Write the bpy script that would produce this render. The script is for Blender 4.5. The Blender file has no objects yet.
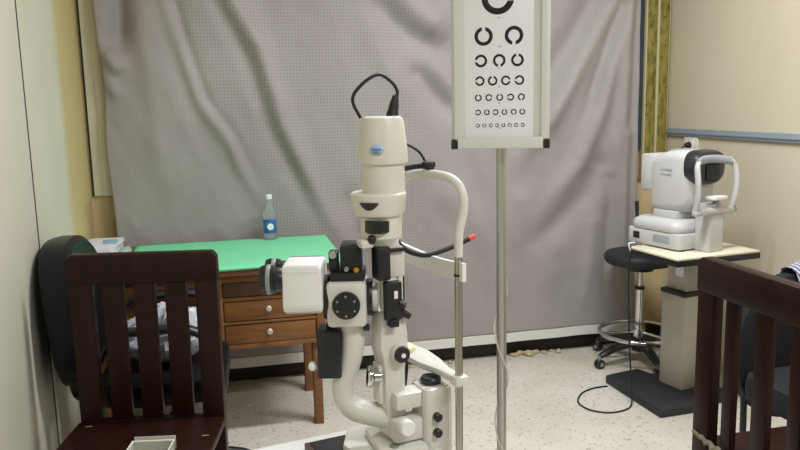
import bpy, bmesh, math, random
from mathutils import Vector, Matrix, noise
random.seed(7)
PI = math.pi
sc = bpy.context.scene
COL = sc.collection

# ------------------------------------------------------------------ materials
def lin(h):
    h = h.lstrip('#')
    out = []
    for i in (0, 2, 4):
        c = int(h[i:i + 2], 16) / 255
        out.append(c / 12.92 if c <= 0.04045 else ((c + 0.055) / 1.055) ** 2.4)
    return (*out, 1)

def mat(name, col, rough=0.5, metal=0.0, var=0.0, vscale=8.0, bump=0.0, bscale=60.0, col2=None, coat=0.0, spec=0.5, stretch=None):
    m = bpy.data.materials.new(name); m.use_nodes = True
    nt = m.node_tree; b = nt.nodes['Principled BSDF']
    c = lin(col)
    b.inputs['Base Color'].default_value = c
    b.inputs['Roughness'].default_value = rough
    b.inputs['Metallic'].default_value = metal
    b.inputs['Specular IOR Level'].default_value = spec
    if coat: b.inputs['Coat Weight'].default_value = coat
    tc = nt.nodes.new('ShaderNodeTexCoord')
    src = tc.outputs['Object']
    if stretch:
        mp = nt.nodes.new('ShaderNodeMapping'); mp.inputs['Scale'].default_value = stretch
        nt.links.new(src, mp.inputs['Vector']); src = mp.outputs['Vector']
    if var or col2:
        n = nt.nodes.new('ShaderNodeTexNoise'); n.inputs['Scale'].default_value = vscale; n.inputs['Detail'].default_value = 5
        nt.links.new(src, n.inputs['Vector'])
        r = nt.nodes.new('ShaderNodeValToRGB')
        r.color_ramp.elements[0].position = 0.3; r.color_ramp.elements[1].position = 0.7
        c2 = lin(col2) if col2 else tuple(x * (1 - var) for x in c[:3]) + (1,)
        r.color_ramp.elements[0].color = c2; r.color_ramp.elements[1].color = c
        nt.links.new(n.outputs['Fac'], r.inputs['Fac']); nt.links.new(r.outputs['Color'], b.inputs['Base Color'])
    if bump:
        n2 = nt.nodes.new('ShaderNodeTexNoise'); n2.inputs['Scale'].default_value = bscale; n2.inputs['Detail'].default_value = 4
        nt.links.new(src, n2.inputs['Vector'])
        bp = nt.nodes.new('ShaderNodeBump'); bp.inputs['Strength'].default_value = bump; bp.inputs['Distance'].default_value = 0.004
        nt.links.new(n2.outputs['Fac'], bp.inputs['Height']); nt.links.new(bp.outputs['Normal'], b.inputs['Normal'])
    return m

M = {}
M['white_enamel'] = mat('white_enamel', 'd8d5ce', 0.38, var=0.05, vscale=14)
M['lamp_shell'] = mat('lamp_shell', 'd9d5ca', 0.42, var=0.04, vscale=10)
M['white_plastic'] = mat('white_plastic', 'eae8e6', 0.4, var=0.03)
M['machine_white'] = mat('machine_white', 'c3c1c0', 0.45, var=0.04)
M['machine_grey'] = mat('machine_grey', '9c9fa6', 0.4)
M['visor_black'] = mat('visor_black', '2c2e33', 0.3)
M['black_metal'] = mat('black_metal', '17171a', 0.42, bump=0.08, bscale=90)
M['black_plastic'] = mat('black_plastic', '1b1b1d', 0.38)
M['black_rubber'] = mat('black_rubber', '141416', 0.6)
M['dot_grey'] = mat('dot_grey', '8a8a88', 0.4)
M['steel'] = mat('steel', 'b5b0a8', 0.28, metal=1.0, var=0.1, vscale=5, stretch=(30, 30, 1))
M['brushed_alu'] = mat('brushed_alu', 'c6c5c2', 0.40, metal=.85, var=0.1, vscale=5)
M['chrome'] = mat('chrome', 'd6d6d6', 0.12, metal=1.0)
M['pale_yellow'] = mat('pale_yellow', 'e0dfb4', 0.45)
M['amber'] = mat('amber', 'b07a1c', 0.3)
M['red'] = mat('red', 'e8483a', 0.4)
M['blue_logo'] = mat('blue_logo', 'a9c3dc', 0.4)
M['blue_mark'] = mat('blue_mark', '6f93c0', 0.4)
M['print_black'] = mat('print_black', '17181f', 0.6)
M['print_grey'] = mat('print_grey', 'b3b1b6', 0.7)
M['chart_white'] = mat('chart_white', 'f6f6fb', 0.35)
M['frame_alu'] = mat('frame_alu', 'e0e0dd', 0.42)
M['mahogany'] = mat('mahogany', '2b130d', 0.40, var=0.4, vscale=5, stretch=(6, 6, 1.0), spec=0.22)
M['worn_wood'] = mat('worn_wood', 'a69a84', 0.8, var=0.4, vscale=60, bump=0.4)
M['desk_wood'] = mat('desk_wood', '875a2c', 0.45, col2='674320', vscale=5, stretch=(1.2, 6, 9), bump=0.05)
M['desk_dark'] = mat('desk_dark', '5a3c22', 0.55, var=0.3, vscale=4, stretch=(1.2, 6, 9))
M['green_cloth'] = mat('green_cloth', '7ad8a6', 0.75, var=0.06, vscale=5, bump=0.1, bscale=20)
M['knob'] = mat('knob', 'c9bfae', 0.3, metal=0.4)
M['leather'] = mat('leather', '121315', 0.38, bump=0.12, bscale=70, spec=0.22)
M['fabric_black'] = mat('fabric_black', '121318', 0.8, var=0.25, vscale=30, bump=0.2, bscale=120)
M['seat_black'] = mat('seat_black', '232326', 0.55, bump=0.1, bscale=60)
M['bag'] = mat('bag', 'b9bcc6', 0.35, var=0.18, vscale=16, bump=0.2, bscale=25)
M['paper'] = mat('paper', 'dcdce2', 0.7)
M['paper_blue'] = mat('paper_blue', '8fb4d2', 0.6)
M['paper_green'] = mat('paper_green', 'b9cfc2', 0.7)
M['cord_black'] = mat('cord_black', '161617', 0.5)
M['cord_white'] = mat('cord_white', 'cfccc2', 0.5)
M['cord_tan'] = mat('cord_tan', 'a08a5e', 0.6)
M['table_cream'] = mat('table_cream', 'ded8c2', 0.45, var=0.04)
M['pillar_grey'] = mat('pillar_grey', 'b3ad9f', 0.5, var=0.06, vscale=4)
M['plate_black'] = mat('plate_black', '2a2c31', 0.6, var=0.2, vscale=25, bump=0.15)
M['mat_brown'] = mat('mat_brown', '4a3a36', 0.55, var=0.3, vscale=30)
M['instr_top'] = mat('instr_top', 'dcdad6', 0.4, var=0.03)
M['rail_blue'] = mat('rail_blue', '94a0ac', 0.55, var=0.1, vscale=6)
M['socket'] = mat('socket', 'dedbd0', 0.4)
M['plaster'] = mat('plaster', 'c9b891', 0.9, var=0.3, vscale=40, bump=0.4)
M['baseboard'] = mat('baseboard', '2b241f', 0.6, var=0.3, vscale=8)
M['jamb'] = mat('jamb', 'e2dfca', 0.6, var=0.08, vscale=5, stretch=(4, 4, .6))
M['gap_dark'] = mat('gap_dark', '3b372d', 0.9)
M['bead'] = mat('bead', 'c2b68c', 0.6)
M['hem'] = mat('hem', 'dedbd6', 0.7, var=0.05)
M['ceiling'] = mat('ceiling', 'c9c6be', 0.9)
M['worn_edge'] = mat('worn_edge', '8d866c', 0.8, var=0.5, vscale=40)

def nodes_of(name, rough):
    m = bpy.data.materials.new(name); m.use_nodes = True
    b = m.node_tree.nodes['Principled BSDF']; b.inputs['Roughness'].default_value = rough
    return m, m.node_tree, b
def ramp(nt, fac, stops):
    r = nt.nodes.new('ShaderNodeValToRGB'); cr = r.color_ramp
    while len(cr.elements) < len(stops): cr.elements.new(0.5)
    for e, (p, c) in zip(cr.elements, stops): e.position = p; e.color = c if len(c) == 4 else (*c, 1)
    nt.links.new(fac, r.inputs['Fac']); return r.outputs['Color']
def mix(nt, fac, a, b):
    n = nt.nodes.new('ShaderNodeMix'); n.data_type = 'RGBA'
    if isinstance(fac, float): n.inputs[0].default_value = fac
    else: nt.links.new(fac, n.inputs[0])
    for i, s in ((6, a), (7, b)):
        if isinstance(s, tuple): n.inputs[i].default_value = s
        else: nt.links.new(s, n.inputs[i])
    return n.outputs[2]
def noise_n(nt, vec, scale, detail=4):
    n = nt.nodes.new('ShaderNodeTexNoise'); n.inputs['Scale'].default_value = scale; n.inputs['Detail'].default_value = detail
    nt.links.new(vec, n.inputs['Vector']); return n.outputs['Fac']
def mth(nt, op, a, b=None, clamp=False):
    n = nt.nodes.new('ShaderNodeMath'); n.operation = op; n.use_clamp = clamp
    for i, s in ((0, a), (1, b)):
        if s is None: continue
        if isinstance(s, (int, float)): n.inputs[i].default_value = s
        else: nt.links.new(s, n.inputs[i])
    return n.outputs[0]
def add_bump(nt, b, h, strength=0.3, dist=0.003):
    bp = nt.nodes.new('ShaderNodeBump'); bp.inputs['Strength'].default_value = strength; bp.inputs['Distance'].default_value = dist
    nt.links.new(h, bp.inputs['Height']); nt.links.new(bp.outputs['Normal'], b.inputs['Normal'])

def floor_mat():
    m, nt, b = nodes_of('terrazzo', 0.42)
    v = nt.nodes.new('ShaderNodeTexCoord').outputs['Object']
    base = ramp(nt, noise_n(nt, v, 2.2, 6), [(0.3, lin('cdc6ba')), (0.7, lin('ded9d0'))])
    def chips(scale, thr, col, under, w=0.02):
        vo = nt.nodes.new('ShaderNodeTexVoronoi'); vo.inputs['Scale'].default_value = scale
        dv = nt.nodes.new('ShaderNodeVectorMath'); dv.operation = 'ADD'
        nn = nt.nodes.new('ShaderNodeTexNoise'); nn.inputs['Scale'].default_value = scale * 1.6
        nt.links.new(v, nn.inputs['Vector'])
        sm = nt.nodes.new('ShaderNodeVectorMath'); sm.operation = 'SCALE'; sm.inputs['Scale'].default_value = 0.7 / scale
        nt.links.new(nn.outputs['Color'], sm.inputs[0]); nt.links.new(v, dv.inputs[0]); nt.links.new(sm.outputs[0], dv.inputs[1])
        nt.links.new(dv.outputs[0], vo.inputs['Vector'])
        sep = nt.nodes.new('ShaderNodeSeparateColor'); nt.links.new(vo.outputs['Color'], sep.inputs[0])
        sel = mth(nt, 'LESS_THAN', sep.outputs[0], thr)
        near = mth(nt, 'LESS_THAN', vo.outputs['Distance'], 0.34)
        return mix(nt, mth(nt, 'MULTIPLY', mth(nt, 'MULTIPLY', sel, near), 0.6), under, col)
    c = chips(40, 0.20, lin('ab9d88'), base)
    c = chips(46, 0.22, lin('e0dace'), c)
    c = chips(60, 0.09, lin('7d7264'), c)
    c = chips(80, 0.16, lin('a08f7a'), c)
    # old stains
    st = ramp(nt, noise_n(nt, v, 1.3, 7), [(0.52, (0, 0, 0, 1)), (0.72, (1, 1, 1, 1))])
    f = mth(nt, 'MULTIPLY', st, 0.35)
    c = mix(nt, f, c, lin('a18d70'))
    nt.links.new(c, b.inputs['Base Color'])
    return m
M['terrazzo'] = floor_mat()

def wall_mat(name, c1, c2, scale=1.4, extra=None):
    m, nt, b = nodes_of(name, 0.7)
    v = nt.nodes.new('ShaderNodeTexCoord').outputs['Object']
    c = ramp(nt, noise_n(nt, v, scale, 6), [(0.3, lin(c1)), (0.72, lin(c2))])
    if extra: c = extra(nt, v, c)
    nt.links.new(c, b.inputs['Base Color'])
    add_bump(nt, b, noise_n(nt, v, 25, 5), 0.15, 0.004)
    return m
def left_extra(nt, v, c):
    s = nt.nodes.new('ShaderNodeSeparateXYZ'); nt.links.new(v, s.inputs[0])
    w = mth(nt, 'ADD', s.outputs[1], mth(nt, 'MULTIPLY', noise_n(nt, v, 3, 3), 0.10))
    f = mth(nt, 'MULTIPLY', mth(nt, 'SUBTRACT', w, 3.47), 9.0, True)
    c = mix(nt, f, c, lin('c9b884'))
    # bare patch where the paint has peeled low in the corner
    g = mth(nt, 'MULTIPLY', mth(nt, 'SUBTRACT', mth(nt, 'ADD', s.outputs[1], mth(nt, 'MULTIPLY', noise_n(nt, v, 14, 4), .3)), 3.9), 6.0, True)
    h = mth(nt, 'LESS_THAN', mth(nt, 'ADD', s.outputs[2], mth(nt, 'MULTIPLY', noise_n(nt, v, 9, 4), .2)), 1.12)
    return mix(nt, mth(nt, 'MULTIPLY', g, mth(nt, 'MULTIPLY', h, .8)), c, lin('bb9f78'))
M['wall_left'] = wall_mat('wall_left', 'c3c1ad', 'cfcdbb', 1.6, left_extra)
M['door_paint'] = wall_mat('door_paint', 'c2beae', 'cbc7b9', 1.8)
M['wall_cream'] = wall_mat('wall_cream', 'c6bba2', 'd0c7b0', 1.3)
M['wall_dim'] = wall_mat('wall_dim', 'a8a296', 'b2ad9f', 1.3)
M['wall_back'] = wall_mat('wall_back', 'c4ac7e', 'cfbc92', 4.0)

def olive_mat():
    m, nt, b = nodes_of('olive_pattern', 0.6)
    v = nt.nodes.new('ShaderNodeTexCoord').outputs['Object']
    mp = nt.nodes.new('ShaderNodeMapping'); mp.inputs['Scale'].default_value = (1, 1, 0.35); nt.links.new(v, mp.inputs[0])
    c = ramp(nt, noise_n(nt, mp.outputs[0], 55, 4), [(0.3, lin('655925')), (0.5, lin('857937')), (0.7, lin('988b48'))])
    f = ramp(nt, noise_n(nt, v, 34, 2), [(0.64, (0, 0, 0, 1)), (0.68, (1, 1, 1, 1))])
    c = mix(nt, mth(nt, 'MULTIPLY', f, .7), c, lin('4a3a1c'))
    nt.links.new(c, b.inputs['Base Color']); return m
M['olive'] = olive_mat()

def curtain_mat():
    m, nt, b = nodes_of('waffle_cloth', 0.72)
    b.inputs['Sheen Weight'].default_value = 0.15
    v = nt.nodes.new('ShaderNodeTexCoord').outputs['Object']
    s = nt.nodes.new('ShaderNodeSeparateXYZ'); nt.links.new(v, s.inputs[0])
    k = 2 * PI / 0.0165
    sx = mth(nt, 'SINE', mth(nt, 'MULTIPLY', s.outputs[0], k)); sz = mth(nt, 'SINE', mth(nt, 'MULTIPLY', s.outputs[2], k))
    h = mth(nt, 'MAXIMUM', sx, sz)
    # the waffle weave shows on the middle panel, hardly on the outer ones
    w = mth(nt, 'MULTIPLY', mth(nt, 'SUBTRACT', mth(nt, 'ADD', s.outputs[0], mth(nt, 'MULTIPLY', s.outputs[2], .42)), .52), 8.0, True)
    w2 = mth(nt, 'MULTIPLY', mth(nt, 'SUBTRACT', 1.25, s.outputs[0]), 3.0, True)
    w = mth(nt, 'ADD', mth(nt, 'MULTIPLY', mth(nt, 'MULTIPLY', w, w2), .85), .15)
    base = ramp(nt, noise_n(nt, v, 1.7, 5), [(0.3, lin('938c8b')), (0.7, lin('a19b99'))])
    dark = mth(nt, 'MULTIPLY', mth(nt, 'MULTIPLY', mth(nt, 'GREATER_THAN', -0.0, h), w), 0.0)
    f = mth(nt, 'MULTIPLY', mth(nt, 'MULTIPLY', mth(nt, 'SUBTRACT', 0.55, h), 0.42, True), w)
    c = mix(nt, f, base, lin('7f7a78'))
    nt.links.new(c, b.inputs['Base Color'])
    hb = mth(nt, 'ADD', mth(nt, 'MULTIPLY', mth(nt, 'MULTIPLY', h, w), .5), mth(nt, 'MULTIPLY', noise_n(nt, v, 22, 4), .8))
    add_bump(nt, b, hb, 0.28, 0.004)
    return m
M['curtain'] = curtain_mat()

def stripe_mat():
    m, nt, b = nodes_of('striped_cloth', 0.8)
    v = nt.nodes.new('ShaderNodeTexCoord').outputs['Object']
    s = nt.nodes.new('ShaderNodeSeparateXYZ'); nt.links.new(v, s.inputs[0])
    f = mth(nt, 'GREATER_THAN', mth(nt, 'SINE', mth(nt, 'MULTIPLY', mth(nt, 'ADD', s.outputs[0], mth(nt, 'MULTIPLY', s.outputs[2], .35)), 2 * PI / .016)), 0.0)
    nt.links.new(mix(nt, f, lin('4a4f60'), lin('b9bcc6')), b.inputs['Base Color']); return m
M['striped'] = stripe_mat()

def glass_mat(name, col, rough=.05):
    m, nt, b = nodes_of(name, rough)
    b.inputs['Base Color'].default_value = lin(col); b.inputs['Transmission Weight'].default_value = .85
    b.inputs['IOR'].default_value = 1.3
    return m
M['pet'] = glass_mat('pet', 'e6eef2')
M['clear_box'] = glass_mat('clear_box', 'e8e6dc', .2)
M['clear_box'].node_tree.nodes['Principled BSDF'].inputs['Transmission Weight'].default_value = .45
M['window_pane'] = mat('window_pane', '37434c', 0.15)
M['bottle_label'] = mat('bottle_label', '3f7fb8', 0.4, col2='1f4d8a', vscale=30)
M['label_white'] = mat('label_white', 'e6eaee', 0.4)

# ------------------------------------------------------------------ mesh builder
class MB:
    def __init__(s): s.bm = bmesh.new()
    def _xf(s, vs, mx):
        if mx is not None: bmesh.ops.transform(s.bm, matrix=mx, verts=vs)
    def box(s, x0, x1, y0, y1, z0, z1, bev=0.0, seg=2, mx=None):
        r = bmesh.ops.create_cube(s.bm, size=1); vs = r['verts']
        for v in vs:
            v.co = Vector(((x0 + x1) / 2 + v.co.x * (x1 - x0), (y0 + y1) / 2 + v.co.y * (y1 - y0), (z0 + z1) / 2 + v.co.z * (z1 - z0)))
        s._xf(vs, mx)
        if bev:
            es = {e for v in vs for e in v.link_edges}
            bmesh.ops.bevel(s.bm, geom=list(es), offset=bev, segments=seg, affect='EDGES', profile=.5)
        return s
    def lathe(s, prof, seg=32, c=(0, 0, 0), axis='Z', sx=1, sy=1, mx=None):
        rings = []; new = []
        for r, z in prof:
            if r < 1e-6:
                v = s.bm.verts.new((0, 0, z)); rings.append([v]); new.append(v)
            else:
                rg = [s.bm.verts.new((r * sx * math.cos(2 * PI * i / seg), r * sy * math.sin(2 * PI * i / seg), z)) for i in range(seg)]
                rings.append(rg); new += rg
        for a, b in zip(rings, rings[1:]):
            for i in range(seg):
                j = (i + 1) % seg
                f = [a[i % len(a)], a[j % len(a)], b[j % len(b)], b[i % len(b)]]
                f = list(dict.fromkeys(f))
                if len(f) > 2: s.bm.faces.new(f)
        for rg, flip in ((rings[0], True), (rings[-1], False)):
            if len(rg) > 2: s.bm.faces.new(rg[::-1] if flip else rg)
        R = {'Z': Matrix.Identity(4), 'X': Matrix.Rotation(PI / 2, 4, 'Y'), 'Y': Matrix.Rotation(-PI / 2, 4, 'X')}[axis]
        s._xf(new, Matrix.Translation(c) @ R)
        s._xf(new, mx)
        return s
    def cyl(s, a, b, r, r2=None, seg=24, bev=0.0):
        a, b = Vector(a), Vector(b); L = (b - a).length; r2 = r if r2 is None else r2
        q = Vector((0, 0, 1)).rotation_difference((b - a).normalized())
        mx = Matrix.Translation(a) @ q.to_matrix().to_4x4()
        if bev: prof = [(0, 0), (r - bev, 0), (r, bev), (r2, L - bev), (r2 - bev, L), (0, L)]
        else: prof = [(0, 0), (r, 0), (r2, L), (0, L)]
        return s.lathe(prof, seg, mx=mx)
    def sphere(s, c, r, sx=1, sy=1, sz=1, mx=None):
        n = 12
        prof = [(r * math.sin(PI * i / n), -r * math.cos(PI * i / n) * sz) for i in range(n + 1)]
        prof[0] = (0, -r * sz); prof[-1] = (0, r * sz)
        return s.lathe(prof, 24, c, sx=sx, sy=sy, mx=mx)
    def tube(s, pts, r, seg=12, smooth=6, closed=False, sx=1.0, sy=1.0, up=None):
        P = [Vector(p) for p in pts]; n = len(P)
        rs = r if isinstance(r, (list, tuple)) else [r] * n
        path, rad = [], []
        if smooth > 1:
            for i in range(n if closed else n - 1):
                g = (lambda k: P[k % n]) if closed else (lambda k: P[min(max(k, 0), n - 1)])
                p0, p1, p2, p3 = g(i - 1), g(i), g(i + 1), g(i + 2)
                for k in range(smooth):
                    t = k / smooth
                    path.append(0.5 * ((2 * p1) + (p2 - p0) * t + (2 * p0 - 5 * p1 + 4 * p2 - p3) * t * t + (3 * p1 - p0 - 3 * p2 + p3) * t ** 3))
                    rad.append(rs[i] * (1 - t) + rs[(i + 1) % n] * t)
            if not closed: path.append(P[-1]); rad.append(rs[-1])
        else: path, rad = P, list(rs)
        m = len(path); T = []
        for i in range(m):
            a = path[(i - 1) % m] if closed or i else path[0]; b = path[(i + 1) % m] if closed or i < m - 1 else path[-1]
            T.append((b - a).normalized())
        nrm = Vector(up) if up else (Vector((0, 0, 1)) if abs(T[0].z) < .9 else Vector((1, 0, 0)))
        rings = []
        for i in range(m):
            nrm = (nrm - T[i] * nrm.dot(T[i])).normalized(); bn = T[i].cross(nrm)
            rings.append([s.bm.verts.new(path[i] + (nrm * math.cos(2 * PI * k / seg) * sx + bn * math.sin(2 * PI * k / seg) * sy) * rad[i]) for k in range(seg)])
        for i in range(m if closed else m - 1):
            a, b = rings[i], rings[(i + 1) % m]
            for k in range(seg):
                s.bm.faces.new((a[k], a[(k + 1) % seg], b[(k + 1) % seg], b[k]))
        if not closed:
            s.bm.faces.new(rings[0][::-1]); s.bm.faces.new(rings[-1])
        return s
    def prism(s, poly, h0, h1, plane='XZ', bev=0.0, mx=None, seg=2):
        def p(a, b, h): return {'XY': (a, b, h), 'XZ': (a, h, b), 'YZ': (h, a, b)}[plane]
        A = [s.bm.verts.new(p(a, b, h0)) for a, b in poly]; B = [s.bm.verts.new(p(a, b, h1)) for a, b in poly]
        n = len(poly)
        fs = [s.bm.faces.new(A), s.bm.faces.new(B[::-1])]
        for i in range(n): fs.append(s.bm.faces.new((A[i], B[i], B[(i + 1) % n], A[(i + 1) % n])))
        bmesh.ops.recalc_face_normals(s.bm, faces=fs)
        if mx is not None: s._xf(A + B, mx)
        if bev:
            es = {e for v in A + B for e in v.link_edges}
            bmesh.ops.bevel(s.bm, geom=list(es), offset=bev, segments=seg, affect='EDGES', profile=.5)
        return s
    def loft(s, rings):
        R = [[s.bm.verts.new(p) for p in rg] for rg in rings]; n = len(R[0])
        for a, b in zip(R, R[1:]):
            for k in range(n): s.bm.faces.new((a[k], a[(k + 1) % n], b[(k + 1) % n], b[k]))
        s.bm.faces.new(R[0][::-1]); s.bm.faces.new(R[-1])
        return s
    def build(s, name, m, parent=None, angle=38, flat=False):
        bmesh.ops.recalc_face_normals(s.bm, faces=s.bm.faces[:])
        for f in s.bm.faces: f.smooth = not flat
        lim = math.radians(angle)
        for e in s.bm.edges:
            if len(e.link_faces) == 2 and e.calc_face_angle(0) > lim: e.smooth = False
        me = bpy.data.meshes.new(name); s.bm.to_mesh(me); s.bm.free()
        o = bpy.data.objects.new(name, me); COL.objects.link(o)
        me.materials.append(M[m] if isinstance(m, str) else m)
        if parent is not None: o.parent = parent
        return o

def tag(o, label, cat, group=None):
    o['label'] = label; o['category'] = cat
    if group: o['group'] = group
    return o
def thing(name, label, cat, loc=(0, 0, 0), rz=0.0, group=None):
    o = bpy.data.objects.new(name, None); COL.objects.link(o)
    o.empty_display_size = .05
    o.location = loc; o.rotation_euler = (0, 0, rz)
    return tag(o, label, cat, group)
def struct(name, mb, m, parent=None):
    o = mb.build(name, m, parent)
    if parent is None: o['kind'] = 'structure'
    return o
def rrect(cx, cy, hx, hy, r, n=5):
    out = []
    for (sx, sy, a0) in ((1, 1, 0), (-1, 1, PI / 2), (-1, -1, PI), (1, -1, 3 * PI / 2)):
        for i in range(n + 1):
            a = a0 + PI / 2 * i / n
            out.append((cx + sx * (hx - r) + r * math.cos(a), cy + sy * (hy - r) + r * math.sin(a)))
    return out
def rotz(d, c=(0, 0, 0)):
    return Matrix.Translation(c) @ Matrix.Rotation(math.radians(d), 4, 'Z') @ Matrix.Translation([-k for k in c])

# ------------------------------------------------------------------ room
XL, XR, YB, YF, ZC = -0.66, 2.53, 3.99, -2.2, 2.85
struct('floor', MB().box(XL - .1, XR + .1, YF - .1, YB + .1, -.1, 0), 'terrazzo')
struct('ceiling', MB().box(XL - .1, XR + .1, YF - .1, YB + .1, ZC, ZC + .1), 'ceiling')
struct('wall_left', MB().box(XL - .1, XL, YF, YB, 0, ZC), 'wall_left')
struct('wall_right', MB().box(XR, XR + .1, YF, YB, 0, ZC), 'wall_cream')
struct('wall_back', MB().box(XL, XR, YB, YB + .1, 0, ZC), 'wall_back')
struct('wall_front', MB().box(XL, XR, YF - .1, YF, 0, ZC), 'wall_dim')
struct('baseboard_back', MB().box(XL, XR, YB - .012, YB, 0, .10, .003), 'baseboard')
struct('baseboard_right', MB().box(XR - .008, XR, .3, YB - .012, 0, .09, .003), 'wall_cream')
# door slab on the left wall, with a dark gap along its edge
dr = struct('door_1', MB().box(XL, XL + .012, 1.75, 2.80, 0, 2.1, .002), 'door_paint')
dg = struct('trim_1', MB().box(XL, XL + .010, 2.803, 2.826, 0, 2.3, .001), 'gap_dark')
dj = struct('trim_2', MB().box(XL, XL + .014, 2.827, 2.850, 0, .93, .002), 'jamb')
# window behind the curtain: jambs at either end
w = MB()
w.box(-.642, -.60, 3.972, YB, 1.03, 2.6, .004); w.box(-.600, -.54, 3.965, YB, 1.03, 2.6, .005)
struct('window_1', w, 'jamb')
struct('trim_3', MB().box(-.652, -.642, 3.982, YB, 1.03, 2.6), 'gap_dark')
wf = struct('window_2', MB().box(2.365, 2.428, 3.955, YB, 1.0, 2.6, .003).box(2.442, 2.505, 3.955, YB, 1.0, 2.6, .003).box(2.30, 2.505, 3.965, YB, .985, 1.0, .002), 'olive')
bd = MB().box(2.428, 2.442, 3.948, YB, 1.0, 2.6, .003).box(2.505, 2.518, 3.965, YB, 1.0, 2.6, .003).box(2.355, 2.365, 3.95, YB, 1.0, 2.6, .002).build('frame_bead', 'bead', wf)
MB().box(2.31, 2.355, 3.97, YB - .005, 1.16, 2.6).build('window_pane', 'window_pane', wf)
rail = struct('trim_4', MB().box(XR - .016, XR, .3, YB - .03, 1.236, 1.279, .003).box(XR - .022, XR, .3, YB - .03, 1.25, 1.262, .002), 'rail_blue')

# ------------------------------------------------------------------ curtain
folds = [  # (points x,z), half width, amplitude towards the room, asymmetry
    ([(0.03, 2.1), (0.071, 1.97), (0.2, 1.74), (0.3, 1.343), (0.411, 1.093), (0.542, 0.803)], .055, .030),
    ([(0.0, 1.97), (0.13, 1.70), (0.235, 1.343), (0.345, 1.093), (0.47, 0.803)], .045, -.013),
    ([(-0.27, 2.1), (-0.238, 1.967), (-0.183, 1.742), (-0.11, 1.486), (0.019, 1.296), (0.101, 1.076), (0.214, 0.911)], .035, .014),
    ([(-0.20, 1.967), (-0.145, 1.742), (-0.07, 1.486), (0.06, 1.296), (0.15, 1.076)], .025, -.010),
    ([(-0.223, 2.1), (-0.19, 1.637), (-0.066, 1.169)], .05, -.008),
    ([(-0.45, 2.2), (-0.455, 1.9), (-0.475, 1.70)], .05, -.045),
    ([(-0.51, 1.70), (-0.46, 1.62)], .04, .03),
    ([(-0.53, 1.60), (-0.48, 1.50)], .03, .015),
    ([(0.86, 2.15), (0.94, 1.98), (1.078, 1.87), (1.18, 1.78)], .11, .050),
    ([(0.82, 1.94), (0.98, 1.80), (1.211, 1.70)], .06, -.030),
    ([(1.02, 1.60), (1.09, 1.50), (1.22, 1.36)], .05, -.022),
    ([(1.10, 1.62), (1.25, 1.48)], .06, .018),
    ([(2.14, 2.15), (2.088, 1.961), (1.927, 1.667), (1.75, 1.36), (1.55, 1.1)], .06, .042),
    ([(2.06, 2.1), (2.0, 1.93), (1.78, 1.60), (1.62, 1.40)], .09, -.040),
    ([(2.19, 2.1), (2.16, 1.817), (2.059, 1.404), (1.93, 1.1), (1.72, 0.86)], .055, .030),
    ([(2.16, 1.95), (2.07, 1.66), (1.96, 1.34)], .035, -.022),
    ([(2.225, 2.1), (2.214, 1.988), (2.19, 1.4), (2.13, 0.879)], .04, .025),
    ([(2.27, 2.1), (2.26, 1.3), (2.24, 0.5)], .03, -.018),
    ([(2.07, 1.08), (1.99, 0.93), (1.814, 0.76), (1.60, 0.62)], .07, -.026),
    ([(1.60, .9), (1.75, .6), (1.80, .3)], .08, .018),
    ([(1.2, .95), (1.45, .62), (1.55, .3)], .09, .020),
    ([(0.75, .85), (0.95, .5), (1.1, .25)], .08, .015),
    ([(2.23, 1.25), (2.22, .8), (2.20, .25)], .04, .020),
    ([(2.13, 1.0), (2.12, .6), (2.10, .2)], .035, -.014),
    ([(2.02, .75), (2.0, .45), (1.97, .2)], .04, .012),
    ([(1.35, 1.2), (1.42, .9), (1.60, .55)], .05, .012),
    ([(0.62, .95), (0.72, .6), (0.75, .3)], .05, -.012),
    ([(-.35, 1.9), (-.33, 1.5), (-.30, 1.0)], .05, .008),
    ([(.70, 2.1), (.78, 1.75), (.98, 1.45)], .07, .012),
]
def seg_d(px, pz, a, b):
    ax, az = a; bx, bz = b; dx, dz = bx - ax, bz - az
    t = max(0, min(1, ((px - ax) * dx + (pz - az) * dz) / (dx * dx + dz * dz)))
    return math.hypot(px - ax - dx * t, pz - az - dz * t), t
def curtain_y(x, z):
    d = 0
    for pts, wd, amp in folds:
        n = len(pts) - 1
        best, bt = 9, 0
        for i in range(n):
            q, t = seg_d(x, z, pts[i], pts[i + 1])
            if q < best: best, bt = q, (i + t) / n
        if best < wd * 3:
            fade = min(1, (1 - bt) * 3.0 + .15)
            d += 1.4 * amp * fade * math.exp(-(best / wd) ** 2)
    d += .010 * noise.noise(Vector((x * 2.2, z * 1.6, 3))) + .007 * noise.noise(Vector((x * 7 + z * 2, z * 3.5, 8))) + .0025 * noise.noise(Vector((x * 17 + z * 6, z * 9, 4)))
    d *= max(.15, min(1, (z - .1) * 2.5))
    return 3.905 - d
XC0, XC1, ZC0, ZC1 = -.55, 2.296, .15, 2.5
nx, nz = 290, 190
cm = MB()
def cx_edge(z):
    return XC0 + .007 * math.sin(z * 9) - .012 * max(0, z - 1.1)
grid = []
for j in range(nz + 1):
    z = ZC0 + (ZC1 - ZC0) * j / nz
    x0 = cx_edge(z)
    grid.append([cm.bm.verts.new((x0 + (XC1 - x0) * i / nx, 0, z)) for i in range(nx + 1)])
for row in grid:
    for v in row: v.co.y = curtain_y(v.co.x, v.co.z)
for j in range(nz):
    for i in range(nx): cm.bm.faces.new((grid[j][i], grid[j][i + 1], grid[j + 1][i + 1], grid[j + 1][i]))
cur = cm.build('curtain', 'curtain')
so = cur.modifiers.new('thick', 'SOLIDIFY'); so.thickness = .003; so.offset = 0
tag(cur, 'grey waffle-weave curtain with slanting folds covering the back wall', 'curtain')
hm = MB()
rows = []
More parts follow.
